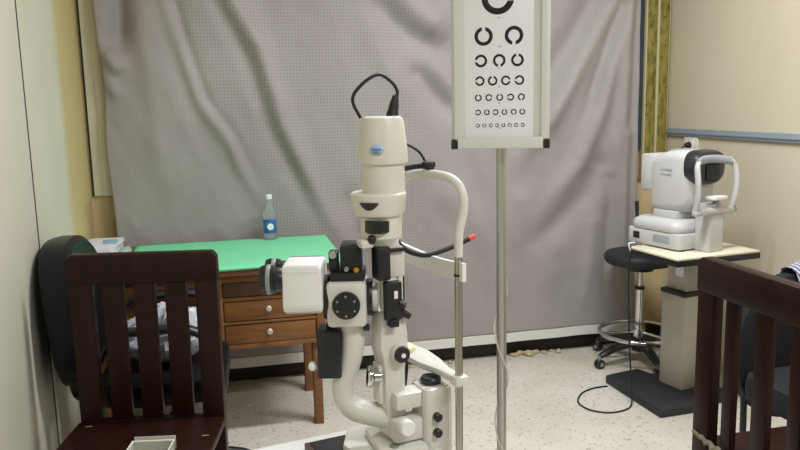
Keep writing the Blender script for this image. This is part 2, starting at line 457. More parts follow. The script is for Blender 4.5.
for k, z in enumerate((.098, .12, .152)):
    rows.append([hm.bm.verts.new((XC0 + (XC1 - XC0) * i / 120, 3.9005 + .003 * noise.noise(Vector((i * .12, 0, 0))), z + .004 * noise.noise(Vector((i * .09, 5, 0))))) for i in range(121)])
for a, b in zip(rows, rows[1:]):
    for i in range(120): hm.bm.faces.new((a[i], a[i + 1], b[i + 1], b[i]))
h = hm.build('hem', 'hem', cur, flat=True)
so = h.modifiers.new('thick', 'SOLIDIFY'); so.thickness = .0025; so.offset = 0
h['label'] = 'white band along the bottom edge of the curtain'

# plaster chips along the foot of the back wall
def chip(i, x, y, s):
    b = MB(); b.sphere((0, 0, s * .45), s, sx=1.3, sy=.8, sz=.5)
    for v in b.bm.verts:
        v.co *= 1 + .35 * noise.noise(v.co * 60 + Vector((i, 0, 0)))
        v.co.z = max(0, v.co.z)
    o = b.build('plaster_chip', 'plaster'); o.location = (x, y, 0); o.rotation_euler[2] = i * 1.3
    tag(o, 'crumbled yellowish plaster chip on the floor under the curtain hem', 'plaster chip', 'plaster chips along the back wall')
for i, (x, y, s) in enumerate(((1.10, 3.93, .022), (1.17, 3.92, .016), (1.56, 3.93, .02), (1.60, 3.95, .026), (1.64, 3.92, .028), (1.69, 3.94, .022), (1.74, 3.93, .018), (1.80, 3.95, .014), (1.83, 3.92, .02), (.93, 3.92, .014))):
    chip(i, x, y, s)

# ------------------------------------------------------------------ desk
DX0, DX1, DY0, DY1 = -.60, .465, 3.16, 3.84
desk = thing('desk', 'old brown wooden desk with knobbed drawers under a green cloth', 'desk', (0, 0, 0))
desk.location = (-.08, 3.5, 0)
D = Matrix.Translation((.08, -3.5, .016))
def dbox(*a, bev=.004): return MB().box(*a, bev=bev, mx=D)
dbox(DX0, DX1 - .01, DY0 + .01, DY1, .735, .772, bev=.006).build('desk_top', 'desk_wood', desk)
fr = MB()
fr.box(DX0 + .03, .385, DY0 + .062, DY1 - .05, .43, .735, .003, mx=D)
fr.build('drawer_case', 'desk_wood', desk)
rl = MB()
rl.box(-.06, .385, DY0 + .045, DY0 + .0615, .700, .735, .003, mx=D); rl.box(-.06, .385, DY0 + .045, DY0 + .0615, .618, .634, .003, mx=D)
rl.box(-.06, .385, DY0 + .045, DY0 + .0615, .515, .526, .003, mx=D); rl.box(-.06, .385, DY0 + .045, DY0 + .0615, .405, .425, .003, mx=D)
rl.box(-.075, -.045, DY0 + .043, DY0 + .0615, .405, .735, .003, mx=D); rl.box(.35, .387, DY0 + .043, DY0 + .0615, .405, .735, .003, mx=D)
rl.build('front_rails', 'desk_wood', desk)
for z0, z1, kn in ((.637, .697, False), (.529, .615, True), (.428, .512, True)):
    d = MB().box(-.042, .347, DY0 + .048, DY0 + .0612, z0, z1, .005, mx=D).build('drawer', 'desk_dark' if not kn else 'desk_wood', desk)
    if kn:
        zc = (z0 + z1) / 2 + .008
        MB().lathe([(0, 0), (.006, 0), (.006, .010), (.013, .014), (.014, .020), (.009, .026), (0, .027)], 20, mx=D @ Matrix.Translation((.145, DY0 + .048, zc)) @ Matrix.Rotation(PI / 2, 4, 'X')).build('knob', 'knob', d)
for x, y in ((.355, DY0 + .17), (.355, DY1 - .09), (-.565, DY0 + .12), (-.565, DY1 - .09)):
    MB().prism([(x - .018, y - .028), (x + .022, y - .028), (x + .022, y + .028), (x - .018, y + .028)], -.016, .43, 'XY', .003, mx=D).build('leg', 'desk_wood', desk)
# pedestal for the left side: a panel between the left legs
dbox(-.575, -.555, DY0 + .15, DY1 - .12, .12, .43, bev=.002).build('side_panel', 'desk_dark', desk)
# green cloth lying over the top and a little over its edge
gc = MB()
gx = [-.446 + (.478 + .446) * i / 46 for i in range(47)]
prof = [(DY1 - .002, .790)] + [(DY1 - (DY1 - DY0) * k / 20, .790) for k in range(1, 20)] + [(DY0 - .004, .7905), (DY0 - .009, .787), (DY0 - .010, .779)]
rows = []
for k, (yy, zz) in enumerate(prof):
    row = []
    for i, x in enumerate(gx):
        cut = 0
        if i > 40: cut = 0
        n = .0016 * noise.noise(Vector((x * 9, yy * 5, 1)))
        dz = 0
        if k >= len(prof) - 1: dz = -.006 * (noise.noise(Vector((x * 6, 2, 0))))
        row.append(gc.bm.verts.new((x, yy, zz + .0018 + n + dz)))
    rows.append(row)
for a, b in zip(rows, rows[1:]):
    for i in range(len(gx) - 1): gc.bm.faces.new((a[i], a[i + 1], b[i + 1], b[i]))
g = gc.build('green_cloth', 'green_cloth')
so = g.modifiers.new('thick', 'SOLIDIFY'); so.thickness = .002; so.offset = 1
tag(g, 'bright green cloth spread over the top of the wooden desk', 'cloth')

# bottle
bt = thing('water_bottle', 'small clear plastic bottle with blue label on the green cloth', 'bottle', (.20, 3.79, .7945)); bt.scale = (1.08, 1.08, 1.12)
MB().lathe([(0, 0), (.024, 0), (.029, .004), (.030, .02), (.028, .03), (.030, .04), (.030, .105), (.028, .125), (.018, .155), (.012, .168), (.011, .182), (0, .182)], 28).build('bottle_body', 'pet', bt)
MB().lathe([(.0304, .03), (.0309, .032), (.0309, .088), (.0304, .09)], 28).build('bottle_label', 'bottle_label', bt)
MB().cyl((0, -.0311, .060), (0, -.0318, .060), .015, seg=20).build('label_disc', 'label_white', bt)
MB().lathe([(0, .181), (.0145, .181), (.0145, .199), (.012, .201), (0, .201)], 24).build('bottle_cap', 'label_white', bt)

# papers at the left end of the desk
def sheet_stack(name, label, cx, cy, z, wx, wy, n, rz, m, jit=.006, dz=.0012):
    b = MB()
    for k in range(n):
        jx, jy = random.uniform(-jit, jit), random.uniform(-jit, jit)
        b.box(-wx / 2 + jx, wx / 2 + jx, -wy / 2 + jy, wy / 2 + jy, k * dz, k * dz + dz * .9, mx=rotz(random.uniform(-2, 2)))
    o = b.build(name, m, flat=True); o.location = (cx, cy, z); o.rotation_euler[2] = rz
    return tag(o, label, 'paper')
sheet_stack('paper_stack', 'pile of loose white paper sheets at the left end of the desk', -.578, 3.52, .789, .15, .56, 40, .02, 'paper', .004, .0013)
sheet_stack('notebook', 'thin pale notebook lying on top of the white paper pile', -.572, 3.58, .8415, .15, .30, 5, -.05, 'paper', .002, .0032)
bk = MB().box(-.03, .03, -.05, .05, 0, .004, .001).build('leaflet', 'paper_blue'); bk.location = (-.53, 3.60, .858); bk.rotation_euler[2] = .15
tag(bk, 'small blue leaflet on top of the notebook beside the curtain', 'leaflet')
bk = MB().box(-.021, .021, -.13, .13, 0, .012, .001).box(-.018, .018, -.125, .12, .0125, .024, .001, mx=rotz(1)).build('envelope', 'paper_green'); bk.location = (-.475, 3.60, .789); bk.rotation_euler[2] = .02
tag(bk, 'pale greenish envelopes lying between the papers and the green cloth', 'envelope')
# scraps on the floor
for i, (x, y, lab) in enumerate(((.05, 3.62, 'tiny white paper scrap on the floor below the desk drawers'), (.095, 3.2, 'tiny white paper scrap on the floor in front of the desk'))):
    o = MB().prism([(-.012, -.008), (.014, -.010), (.010, .011), (-.009, .009)], 0, .002, 'XY').build('paper_scrap', 'paper'); o.location = (x, y, .0); tag(o, lab, 'scrap')

# ------------------------------------------------------------------ black leather office chair
oc = thing('office_chair', 'black leather office armchair between left wall and wooden slat chair', 'chair', (-.235, 2.88, 0), math.radians(-2))
# local +X forward
def pad(b, c, hx, hy, hz, r, bulge=.0, mx=None):
    rings = []
    for t in (-1, -.85, -.4, 0, .4, .85, 1):
        k = math.sqrt(max(0, 1 - abs(t) ** 3.5)) * .35 + .65 if abs(t) == 1 else 1
        k = {1: .86, .85: .98, .4: 1, 0: 1}[abs(t)]
        rings.append([(p[0], p[1], c[2] + hz * t + (bulge * (1 - (abs(p[0] - c[0]) / hx) ** 2) * (1 - (abs(p[1] - c[1]) / hy) ** 2) if t > 0 else 0)) for p in rrect(c[0], c[1], hx * k, hy * k, r * k, 6)])
    if mx is not None: rings = [[mx @ Vector(p) for p in rg] for rg in rings]
    b.loft(rings); return b
pad(MB(), (-.02, 0, .465), .225, .255, .045, .11, .012).build('seat', 'leather', oc)
# backrest: rounded shell, thick rolled edge
bk = MB()
mxb = Matrix.Translation((-.303, -.050, .50)) @ Matrix.Rotation(math.radians(-5), 4, 'Y')
rings = []
for t, k in ((-.055, .90), (-.045, .985), (-.01, 1), (.035, .98), (.052, .90), (.045, .70)):
    rg = []
    for i in range(40):
        a = 2 * PI * i / 40
        ca, sa = math.cos(a), math.sin(a)
        yy = .268 * k * math.copysign(abs(ca) ** .75, ca); zz = .25 + .26 * k * math.copysign(abs(sa) ** .72, sa)
        cur_ = .35 * (yy ** 2)
        rg.append(mxb @ Vector((t + cur_, yy, zz)))
    rings.append(rg)
bk.loft(rings).build('backrest', 'leather', oc)
MB().tube([(-.14, 0, .40), (-.32, 0, .39), (-.365, 0, .45), (-.355, 0, .60)], .022, sx=.5, sy=1.6).build('back_support', 'black_plastic', oc)
for sgn in (-1, 1):
    y = sgn * .262
    MB().tube([(.14, y, .40), (.15, y, .56), (.145, y, .655), (.08, y, .70), (-.06, y, .705), (-.17, y, .69), (-.215, y, .60), (-.21, y * .97, .42)], [.014, .015, .019, .023, .023, .02, .015, .014], sx=.75, sy=1.1).build('armrest', 'black_plastic', oc)
MB().cyl((0, 0, .12), (0, 0, .30), .028).cyl((0, 0, .30), (0, 0, .372), .02).box(-.09, .09, -.07, .07, .365, .420, .006).build('gas_column', 'black_metal', oc)
def star_base(root, r, z, m, ccol, n=5, a0=.3, hub=.035, th=1.0):
    for k in range(n):
        a = a0 + 2 * PI * k / n; c, s_ = math.cos(a), math.sin(a)
        MB().tube([(c * .02, s_ * .02, z + .045), (c * r * .5, s_ * r * .5, z + .035), (c * r * .86, s_ * r * .86, z + .01), (c * r, s_ * r, z - .005)], [.026 * th, .022 * th, .018 * th, .014], sx=.75).build('base_leg', m, root)
        w_ = MB(); cx, cy = c * r, s_ * r
        for o_ in (-.012, .012):
            w_.cyl((cx - s_ * (o_ - .008), cy + c * (o_ - .008), .0255), (cx - s_ * (o_ + .008), cy + c * (o_ + .008), .0255), .025, seg=20, bev=.003)
        cs = w_.build('caster', ccol, root)
        hb = MB()
        for o_ in (-.021, .021):
            hb.cyl((cx - s_ * o_, cy + c * o_, .0255), (cx - s_ * o_ * 1.05, cy + c * o_ * 1.05, .0255), .012, seg=16)
        hb.cyl((cx, cy, .045), (cx, cy, z + .002), .010)
        hb.build('caster_hub', 'dot_grey', cs)
    MB().lathe([(0, z - .005), (hub, z - .005), (hub * 1.1, z + .03), (hub * .9, z + .07), (0, z + .07)], 24).build('base_hub', m, root)
star_base(oc, .27, .075, 'black_plastic', 'black_plastic')

# crumpled plastic bag on the office chair seat
bg = MB(); bg.sphere((0, 0, .10), .13, sx=1.35, sy=1.1, sz=.85)
bmesh.ops.subdivide_edges(bg.bm, edges=bg.bm.edges[:], cuts=2, use_grid_fill=True)
for v in bg.bm.verts:
    q = v.co.copy()
    n1 = noise.noise(q * 9 + Vector((3, 1, 0))); n2 = abs(noise.noise(q * 22 + Vector((0, 4, 2))))
    v.co *= 1 + .22 * n1 - .20 * n2
    if v.co.z > .13: v.co.x += .05 * (v.co.z - .13) / .06 * noise.noise(q * 12)
    v.co.z = max(.0, v.co.z)
o = bg.build('plastic_bag', 'bag', angle=25); o.location = (-.25, 2.87, .5225)
tag(o, 'crumpled whitish plastic bag lying on the seat of the office armchair', 'bag')

# ------------------------------------------------------------------ wooden slat chairs
def wooden_chair(label, loc, rz, W=.232, slats=((-.0985, .034), (0, .034), (.0985, .034))):
    c = thing('wooden_chair', label, 'chair', loc, rz)
    # rear legs run up as stiles (local -Y is the front)
    for sx in (-1, 1):
        x0, x1 = sorted((sx * W, sx * (W - .07)))
        MB().box(x0, x1, -.018, .018, 0, .91, .004).build('stile', 'mahogany', c)
        xf0, xf1 = sorted((sx * (W - .002), sx * (W - .052)))
        MB().box(xf0, xf1, -.445, -.395, 0, .425, .005).build('leg', 'mahogany', c)
        MB().box(xf0 + .012, xf1 - .012, -.394, -.0185, .20, .24, .003).build('stretcher', 'mahogany', c)
    rg = []
    MB().prism([(-W - .004, .905), (-W - .004, .985), (-W + .01, 1.003), (W - .01, 1.003), (W + .004, .985), (W + .004, .905)], -.021, .021, 'XZ', .006).build('top_rail', 'mahogany', c)
    for sx, hw in slats:
        MB().box(sx - hw, sx + hw, -.011, .011, .452, .906, .003).build('slat', 'mahogany', c)
    MB().box(-W + .071, W - .071, -.016, .016, .40, .4515, .004).build('lower_rail', 'mahogany', c)
    MB().box(-W - .004, W + .004, -.46, -.0185, .426, .452, .006).build('seat', 'mahogany', c)
    MB().box(-W + .053, W - .053, -.44, -.42, .35, .425, .003).build('apron', 'mahogany', c)
    return c
chl = wooden_chair('dark red-brown wooden slat chair facing the camera, clear box on seat', (-.275, 2.482, 0), math.radians(-10))
for x, y in ((-.19, -.06), (.20, -.165)):
    MB().box(x - .012, x + .010, y - .002, y + .002, .4518, .4527).build('scuff', 'worn_wood', chl)
chr_ = wooden_chair('dark red-brown wooden slat chair seen from behind in the right foreground', (1.318, 1.620, 0), math.radians(90), .245, ((.108, .020), (-.018, .0275), (-.142, .022)))
we = MB()
pts = [(.238 - .0095 * i, .0215 + .002 * math.sin(i * 2), .479 - .0006 * i + .0025 * math.sin(i * 1.7)) for i in range(15)]
we.tube(pts, [.005 + .006 * abs(math.sin(i * 1.1)) * (.3 + i / 16) for i in range(15)], sx=1.0, sy=.5)
we.build('frayed_edge', 'worn_edge', chr_)['label'] = 'pale frayed edging along the bottom of the chair back'

# clear box on the left wooden chair
cb = thing('plastic_box', 'small clear plastic box with rimmed lid on the wooden chair seat', 'box', (-.262, 2.160, .4525), math.radians(-10))
b = MB()
hx, hy, hz, t = .06, .05, .034, .003
b.box(-hx, hx, -hy, hy, 0, t); b.box(-hx, hx, -hy, -hy + t, t, hz); b.box(-hx, hx, hy - t, hy, t, hz); b.box(-hx, -hx + t, -hy + t, hy - t, t, hz); b.box(hx - t, hx, -hy + t, hy - t, t, hz)
b.build('box_body', 'clear_box', cb)
b = MB()
for (r, z) in ((0, 0),):
    b.tube([(-hx, -hy, hz), (hx, -hy, hz), (hx, hy, hz), (-hx, hy, hz)], .003, seg=8, smooth=1, closed=True)
b.build('rim', 'white_plastic', cb)
MB().box(-hx + .004, hx + .004, hy + .004, hy + .0075, .004, .046, .001).build('lid', 'clear_box', cb)
b = MB()
for k in range(5): b.sphere((-.035 + .017 * k, .01 * math.sin(k * 2.2) - .005, .0125), .009)
o = b.build('small_caps', 'black_plastic'); o.location = (-.262, 2.160, .4525); o.rotation_euler[2] = math.radians(-10)
o['kind'] = 'stuff'; tag(o, 'small dark bits lying inside the clear plastic box', 'bits')

# ------------------------------------------------------------------ instrument table with slit lamp
A = math.radians(11.7); O = (.284, 1.392)
tb = thing('instrument_table', 'white-topped instrument table carrying the slit lamp microscope', 'table', (*O, 0), A)
b = MB().prism(rrect(-.245, -.035, .355, .202, .03), .722, .75, 'XY', .004)
b.build('table_top', 'instr_top', tb)
MB().box(-.30, -.20, -.07, .03, .06, .722, .008).build('column', 'pillar_grey', tb)
b = MB().prism(rrect(-.25, -.02, .26, .05, .03), .008, .058, 'XY', .006)
b.box(-.49, -.43, -.19, .15, .008, .055, .01).box(-.07, -.01, -.19, .15, .008, .055, .01)
b.build('base', 'plate_black', tb)
for x in (-.46, -.04):
    for y in (-.17, .13): MB().cyl((x, y, 0), (x, y, .010), .02).build('foot', 'black_rubber', tb)
sl = thing('slit_lamp', 'white and black slit lamp microscope on the white instrument table', 'slit lamp', (*O, .7505), A)
# --- base and cross slide
MB().box(-.141, -.045, -.10, .106, 0, .018, .002).build('glide_plate', 'mat_brown', sl)
b = MB().box(-.131, -.05, -.09, .098, .0182, .0205, .001)
b.build('glide_pad', 'black_rubber', sl)
b = MB().prism([(-.060, -.11), (.04, -.115), (.085, -.09), (.09, .08), (.04, .10), (-.05, .10), (-.085, .03)], .006, .036, 'XY', .008)
b.box(-.04, .085, -.10, .085, .0, .008)
b.prism([(-.045, -.075), (.05, -.085), (.07, .04), (-.03, .05)], .034, .052, 'XY', .006)
b.build('cross_slide', 'white_enamel', sl)
MB().cyl((-.012, -.06, .051), (-.012, -.06, .0545), .009).build('slide_screw', 'dot_grey', sl)
b = MB()
b.prism(rrect(.079, -.04, .030, .036, .014), .0, .158, 'XY', .007)
b.box(-.005, .075, -.060, -.014, .120, .152, .005)
b.box(-.01, .075, -.062, -.016, .055, .100, .006)
b.build('base_housing', 'white_enamel', sl)
MB().lathe([(0, .158), (.019, .158), (.0205, .160), (.0205, .168), (.018, .171), (0, .171)], 32, c=(.078, -.04, 0)).build('top_knob', 'black_plastic', sl)
for z in (.103, .071):
    MB().cyl((.071, -.074, z), (.071, -.088, z), .0085, seg=20, bev=.002).build('side_knob', 'black_plastic', sl)
# --- central column
b = MB()
b.prism([(-.016, .06), (.027, .06), (.027, .20), (.034, .225), (.034, .262), (.028, .31), (-.018, .31), (-.024, .27), (-.026, .24), (-.018, .21)], -.036, .020, 'XZ', .007)
b.box(-.016, .016, -.034, -.012, .31, .375, .004)
b.prism([(-.003, .375), (.033, .375), (.033, .43), (.022, .437), (.022, .468), (-.003, .468)], -.03, .02, 'XZ', .004)
b.box(.018, .029, -.028, -.008, .29, .40, .003)
b.build('column', 'white_enamel', sl)
b = MB().box(.0295, .0325, -.026, -.020, .30, .405, .001); b.build('column_rod', 'black_metal', sl)
MB().lathe([(0, 0), (.018, 0), (.0192, .004), (.0185, .013), (0, .013)], 32, mx=Matrix.Translation((.012, -.036, .229)) @ Matrix.Rotation(PI / 2, 4, 'X')).build('knob_ring', 'white_enamel', sl)
k_ = MB().lathe([(0, .0), (.0155, .0), (.0155, .006), (.013, .009), (0, .009)], 28, mx=Matrix.Translation((.012, -.0492, .229)) @ Matrix.Rotation(PI / 2, 4, 'X')).build('width_knob', 'black_plastic', sl)
MB().cyl((.012, -.0582, .229), (.012, -.0600, .229), .0045, seg=16).build('knob_cap', 'white_plastic', k_)
MB().cyl((.006, -.062, .095), (.006, -.088, .095), .0155, seg=28, bev=.002).build('pivot_knob', 'white_plastic', sl)
b = MB().tube([(.040, .0, .225), (.041, .0, .18), (.039, .0, .135)], [.008, .007, .003]); b.build('lever', 'black_plastic', sl)
b = MB().box(-.026, -.010, -.026, .008, .125, .205, .004).prism([(-.012, .10), (.006, .10), (.006, .126), (-.020, .126)], -.03, .005, 'XZ', .003)
b.build('clamp_block', 'white_enamel', sl)
b = MB().cyl((-.047, -.018, .184), (-.037, -.021, .183), .022, seg=32, bev=.003).cyl((-.037, -.021, .183), (-.022, -.022, .182), .012, seg=24)
b.build('centering_knob', 'chrome', sl)
# black slit unit in front of the column
b = MB()
b.box(-.018, .0155, -.052, -.0345, .298, .372, .003)
b.box(-.012, .007, -.056, -.0345, .285, .30, .003)
b.cyl((.014, -.042, .312), (.032, -.048, .300), .008, .006)
b.cyl((.012, -.045, .328), (.022, -.052, .322), .010, .009)
b.build('slit_unit', 'black_metal', sl)
MB().box(-.002, .0055, -.0535, -.0522, .340, .355, .001).build('slit_mark', 'white_plastic', sl)
b = MB().box(-.029, -.0035, -.045, -.01, .375, .438, .003).box(-.003, .030, -.038, -.031, .425, .433, .002).build('filter_box', 'black_metal', sl)
# --- illumination tower
cxT = -.002
MB().lathe([(0, .438), (.030, .438), (.034, .447), (.038, .452), (.038, .495), (0, .495)], 40, c=(-.004, -.002, 0)).build('lamp_neck', 'lamp_shell', sl)
b = MB()
prof = [(.0215, 0), (.0235, .002), (.0235, .021), (.0215, .023)]
b.lathe([(0, .464)] + [(r, .464 + z) for r, z in prof] + [(0, .487)], 36, c=(-.020, -.024, 0)); b.build('aperture_dial', 'black_metal', sl)
MB().sphere((-.034, -.028, .452), .0085).build('small_knob', 'black_plastic', sl)
b = MB().box(-.055, -.030, -.030, .0, .436, .4515, .004); b.build('mirror_bracket', 'lamp_shell', sl)
MB().lathe([(0, .490), (.036, .490), (.047, .495), (.0505, .503), (.0515, .522), (.0530, .526), (.0530, .534), (.050, .537), (0, .537)], 48, c=(-.006, 0, 0)).build('lamp_flange', 'lamp_shell', sl)
b = MB()
for i in range(7):
    pass
R0 = .0522
arc = []
for i in range(13):
    a = math.radians(205 + 42 * i / 12)
    dpt = .018 * math.sin(PI * i / 12) ** .7
    arc.append((a, .522, .522 - dpt * .75))
v0 = [b.bm.verts.new((-.006 + R0 * math.cos(a), R0 * math.sin(a), zt)) for a, zt, zb in arc]
v1 = [b.bm.verts.new((-.006 + (R0 - .0006) * math.cos(a), (R0 - .0006) * math.sin(a), zb - .0005)) for a, zt, zb in arc]
for i in range(12): b.bm.faces.new((v0[i], v0[i + 1], v1[i + 1], v1[i]))
o = b.build('flange_slot', 'black_plastic', sl); so = o.modifiers.new('t', 'SOLIDIFY'); so.thickness = .0015; so.offset = 0
MB().lathe([(0, .535), (.0405, .535), (.0405, .594), (0, .594)], 48, c=(.005, 0, 0)).build('lamp_body', 'lamp_shell', sl)
b = MB()
# twelve-sided cap with soft ribs, tapering to the top
rings = []
for r, z in ((.041, .590), (.0455, .591), (.0465, .596), (.0445, .63), (.040, .668), (.037, .675), (.030, .678)):
    rings.append([(.006 + r * math.cos(2 * PI * i / 48) * (1 - .012 * (math.cos(12 * 2 * PI * i / 48 / 2) > .3)), r * math.sin(2 * PI * i / 48) * (1 - .012 * (math.cos(12 * 2 * PI * i / 48 / 2) > .3)), z) for i in range(48)])
b.loft(rings); b.build('lamp_cap', 'lamp_shell', sl)
# pale blue oval badge on the cap
def badge(name, ac, zc, ha, hz, off, m, parent):
    b = MB(); n = 24; vs = []
    for i in range(n):
        t = 2 * PI * i / n
        a = math.radians(ac + ha * math.cos(t)); z = zc + hz * math.sin(t)
        r = .0465 + (.040 - .0465) * (z - .596) / (.668 - .596) + off + .0012
        vs.append(b.bm.verts.new((.006 + r * math.cos(a), r * math.sin(a), z)))
    b.bm.faces.new(vs)
    o = b.build(name, m, parent); so = o.modifiers.new('t', 'SOLIDIFY'); so.thickness = .0008; so.offset = 0
    return o
bdg = badge('badge', 231, .618, 17, .0095, .0006, 'blue_logo', sl)
for aa, zz, ha, hz in ((224, .6195, 5, .002), (232, .6195, 2, .0026), (239, .6195, 3.6, .002), (230, .6145, 7, .0012)):
    badge('badge_mark', aa, zz, ha, hz, .0013, 'blue_mark', bdg)
# lamp cable: strain relief and loop over the top
b = MB().lathe([(0, 0), (.012, 0), (.011, .008), (.0095, .012), (.0095, .02), (.008, .028), (.0055, .040), (0, .040)], 20, mx=Matrix.Translation((.024, -.004, .676)) @ Matrix.Rotation(math.radians(12), 4, 'Y'))
b.build('strain_relief', 'black_rubber', sl)
MB().tube([(.031, -.004, .710), (.036, -.004, .722), (.027, -.002, .739), (.003, 0, .754), (-.021, .002, .745), (-.041, .006, .727), (-.048, .01, .713), (-.044, .015, .698), (-.030, .02, .676)], .0032).build('lamp_cable', 'cord_black', sl)
MB().tube([(.046, .01, .628), (.066, .01, .620), (.088, .012, .606), (.100, .010, .586)], .0025).build('fixation_cable', 'cord_black', sl)
# --- microscope, swung round a little towards the examiner's side
Q = Matrix.Rotation(math.radians(-24.6), 4, 'Z')
QY = Matrix.Rotation(PI / 2, 4, 'X'); QX = Matrix.Rotation(-PI / 2, 4, 'Y')
MB().box(-.107, -.032, -.055, .035, .287, .374, .009, mx=Q).build('magnifier_body', 'white_enamel', sl)
dl = MB().lathe([(0, 0), (.0245, 0), (.026, .003), (.026, .011), (.024, .014), (0, .014)], 40, mx=Q @ Matrix.Translation((-.069, -.0555, .333)) @ QY).build('magnifier_dial', 'black_plastic', sl)
b = MB()
for k in range(6):
    a = PI / 2 + 2 * PI * k / 6
    b.lathe([(0, 0), (.0022, 0), (.0022, .0008), (0, .0008)], 10, mx=Q @ Matrix.Translation((-.069 + .0185 * math.cos(a), -.0697, .333 + .0185 * math.sin(a))) @ QY)
b.build('dial_marks', 'dot_grey', dl)
MB().lathe([(0, 0), (.041, 0), (.043, .002), (.043, .010), (.041, .012), (0, .012)], 36, mx=Q @ Matrix.Translation((-.102, -.012, .338)) @ QX).build('rear_ring', 'black_metal', sl)
MB().prism(rrect(-.012, .364, .052, .0455, .012), -.187, -.112, 'YZ', .007, mx=Q).build('prism_head', 'white_plastic', sl)
for y in (-.042, .020):
    e = MB().lathe([(0, 0), (.021, 0), (.0225, .003), (.0225, .014), (.0262, .016), (.0275, .036), (.025, .042), (.018, .042), (.016, .036), (0, .036)], 30, mx=Q @ Matrix.Translation((-.186, y, .381)) @ QX).build('eyepiece', 'black_plastic', sl)
    MB().lathe([(.0276, .022), (.0281, .023), (.0284, .029), (.0276, .030)], 30, mx=Q @ Matrix.Translation((-.186, y, .381)) @ QX).build('diopter_ring', 'dot_grey', e)
MB().lathe([(0, 0), (.035, 0), (.036, .002), (.036, .010), (.035, .012), (0, .012)], 36, mx=Q @ Matrix.Translation((-.021, -.010, .335)) @ QX).build('front_ring', 'black_metal', sl)
MB().lathe([(0, 0), (.027, 0), (.028, .002), (.028, .012), (0, .012)], 36, mx=Q @ Matrix.Translation((-.011, -.010, .335)) @ QX).build('objective', 'white_enamel', sl)
b = MB()
b.box(-.100, -.034, -.045, .03, .374, .391, .004, mx=Q); b.box(-.080, -.040, -.035, .03, .389, .440, .004, mx=Q); b.box(-.102, -.084, -.03, .0, .389, .428, .003, mx=Q)
b.build('beam_unit', 'black_metal', sl)
MB().lathe([(0, 0), (.007, 0), (.007, .008), (0, .008)], 18, mx=Q @ Matrix.Translation((-.093, -.0305, .424)) @ QY).build('chrome_screw', 'chrome', sl)
MB().sphere((-.050, -.0385, .394), .0058, mx=Q).build('amber_lens', 'amber', sl)
MB().lathe([(0, 0), (.0045, 0), (.004, .01), (0, .01)], 14, mx=Q @ Matrix.Translation((-.068, -.0355, .397)) @ QY).build('pin', 'dot_grey', sl)
MB().box(-.040, -.028, -.04, -.027, .276, .288, .002, mx=Q).build('clip', 'black_plastic', sl)
b = MB().tube([Q @ Vector(p) for p in ((-.062, -.012, .295), (-.062, -.012, .25), (-.070, -.012, .205), (-.083, -.012, .168), (-.082, -.012, .135), (-.064, -.012, .111), (-.036, -.012, .101), (.004, -.014, .093))], [.026, .0245, .0225, .022, .0225, .024, .025, .025], seg=16, sx=1.0, sy=.95, up=(0, 1, 0))
b.build('microscope_arm', 'white_enamel', sl)
MB().box(-.130, -.084, -.040, .020, .182, .277, .005, mx=Q).box(-.112, -.100, -.025, .0, .277, .290, .003, mx=Q).build('power_box', 'black_plastic', sl)
MB().box(-.1315, -.1295, -.030, -.015, .222, .240, .001, mx=Q).build('box_label', 'white_plastic', sl)
MB().lathe([(0, 0), (.005, 0), (.005, .008), (0, .008)], 14, mx=Q @ Matrix.Translation((-.130, -.025, .204)) @ QX).sphere((-.140, -.025, .204), .0092, mx=Q).build('white_knob', 'white_plastic', sl)
# --- head rest
nb = [(.100, -.113, 0), (.102, -.113, .425)]
fb = [(.088, .125, 0), (.088, .125, .425)]
MB().cyl((.100, -.113, .0), (.102, -.113, .425), .0072, seg=20).build('steel_post', 'steel', sl)
MB().cyl((.088, .125, 0), (.088, .125, .425), .0072, seg=20).build('steel_post', 'steel', sl)
b = MB().cyl((.102, -.113, .384), (.102, -.113, .388), .0088, seg=20); b.build('post_collar', 'black_metal', sl)
b = MB().tube([(.102, -.113, .420), (.104, -.113, .465), (.112, -.114, .500), (.114, -.113, .526), (.111, -.103, .549), (.105, -.082, .562), (.100, -.05, .566), (.098, 0, .565), (.098, .055, .561), (.096, .10, .546), (.092, .122, .51), (.089, .125, .42)], .0083, seg=16)
b.build('head_frame', 'white_enamel', sl)
b = MB().box(.091, .105, -.008, .010, .552, .576, .004); b.build('frame_clip', 'white_enamel', sl)
b = MB().cyl((.100, .008, .581), (.100, -.012, .579), .0095, seg=20, bev=.003).tube([(.10, .0, .581), (.075, .018, .578), (.045, .03, .573)], .0052).box(.088, .112, -.010, .006, .577, .589, .003)
b.build('fixation_clamp', 'black_rubber', sl)
b = MB().tube([(.026, 0, .444), (.045, 0, .422), (.075, 0, .408), (.101, 0, .405), (.150, 0, .415), (.190, 0, .428)], .0052)
f_ = b.build('fixation_arm', 'black_rubber', sl)
MB().cyl((.188, 0, .4275), (.203, 0, .4325), .0055, seg=16, bev=.0015).build('fixation_lamp', 'red', f_)
b = MB()
rows = []
for i in range(21):
    t = i / 20; y = .135 - .268 * t; x = .087 + .016 * t + .010 * math.sin(PI * t)
    zc = .398 - .010 * math.sin(PI * t) - .004 * t
    rows.append([(x - .004, y, zc - .017), (x + .004, y, zc - .017), (x + .004, y, zc + .017), (x - .004, y, zc + .017)])
b.loft(rows); b.build('forehead_band', 'white_plastic', sl)
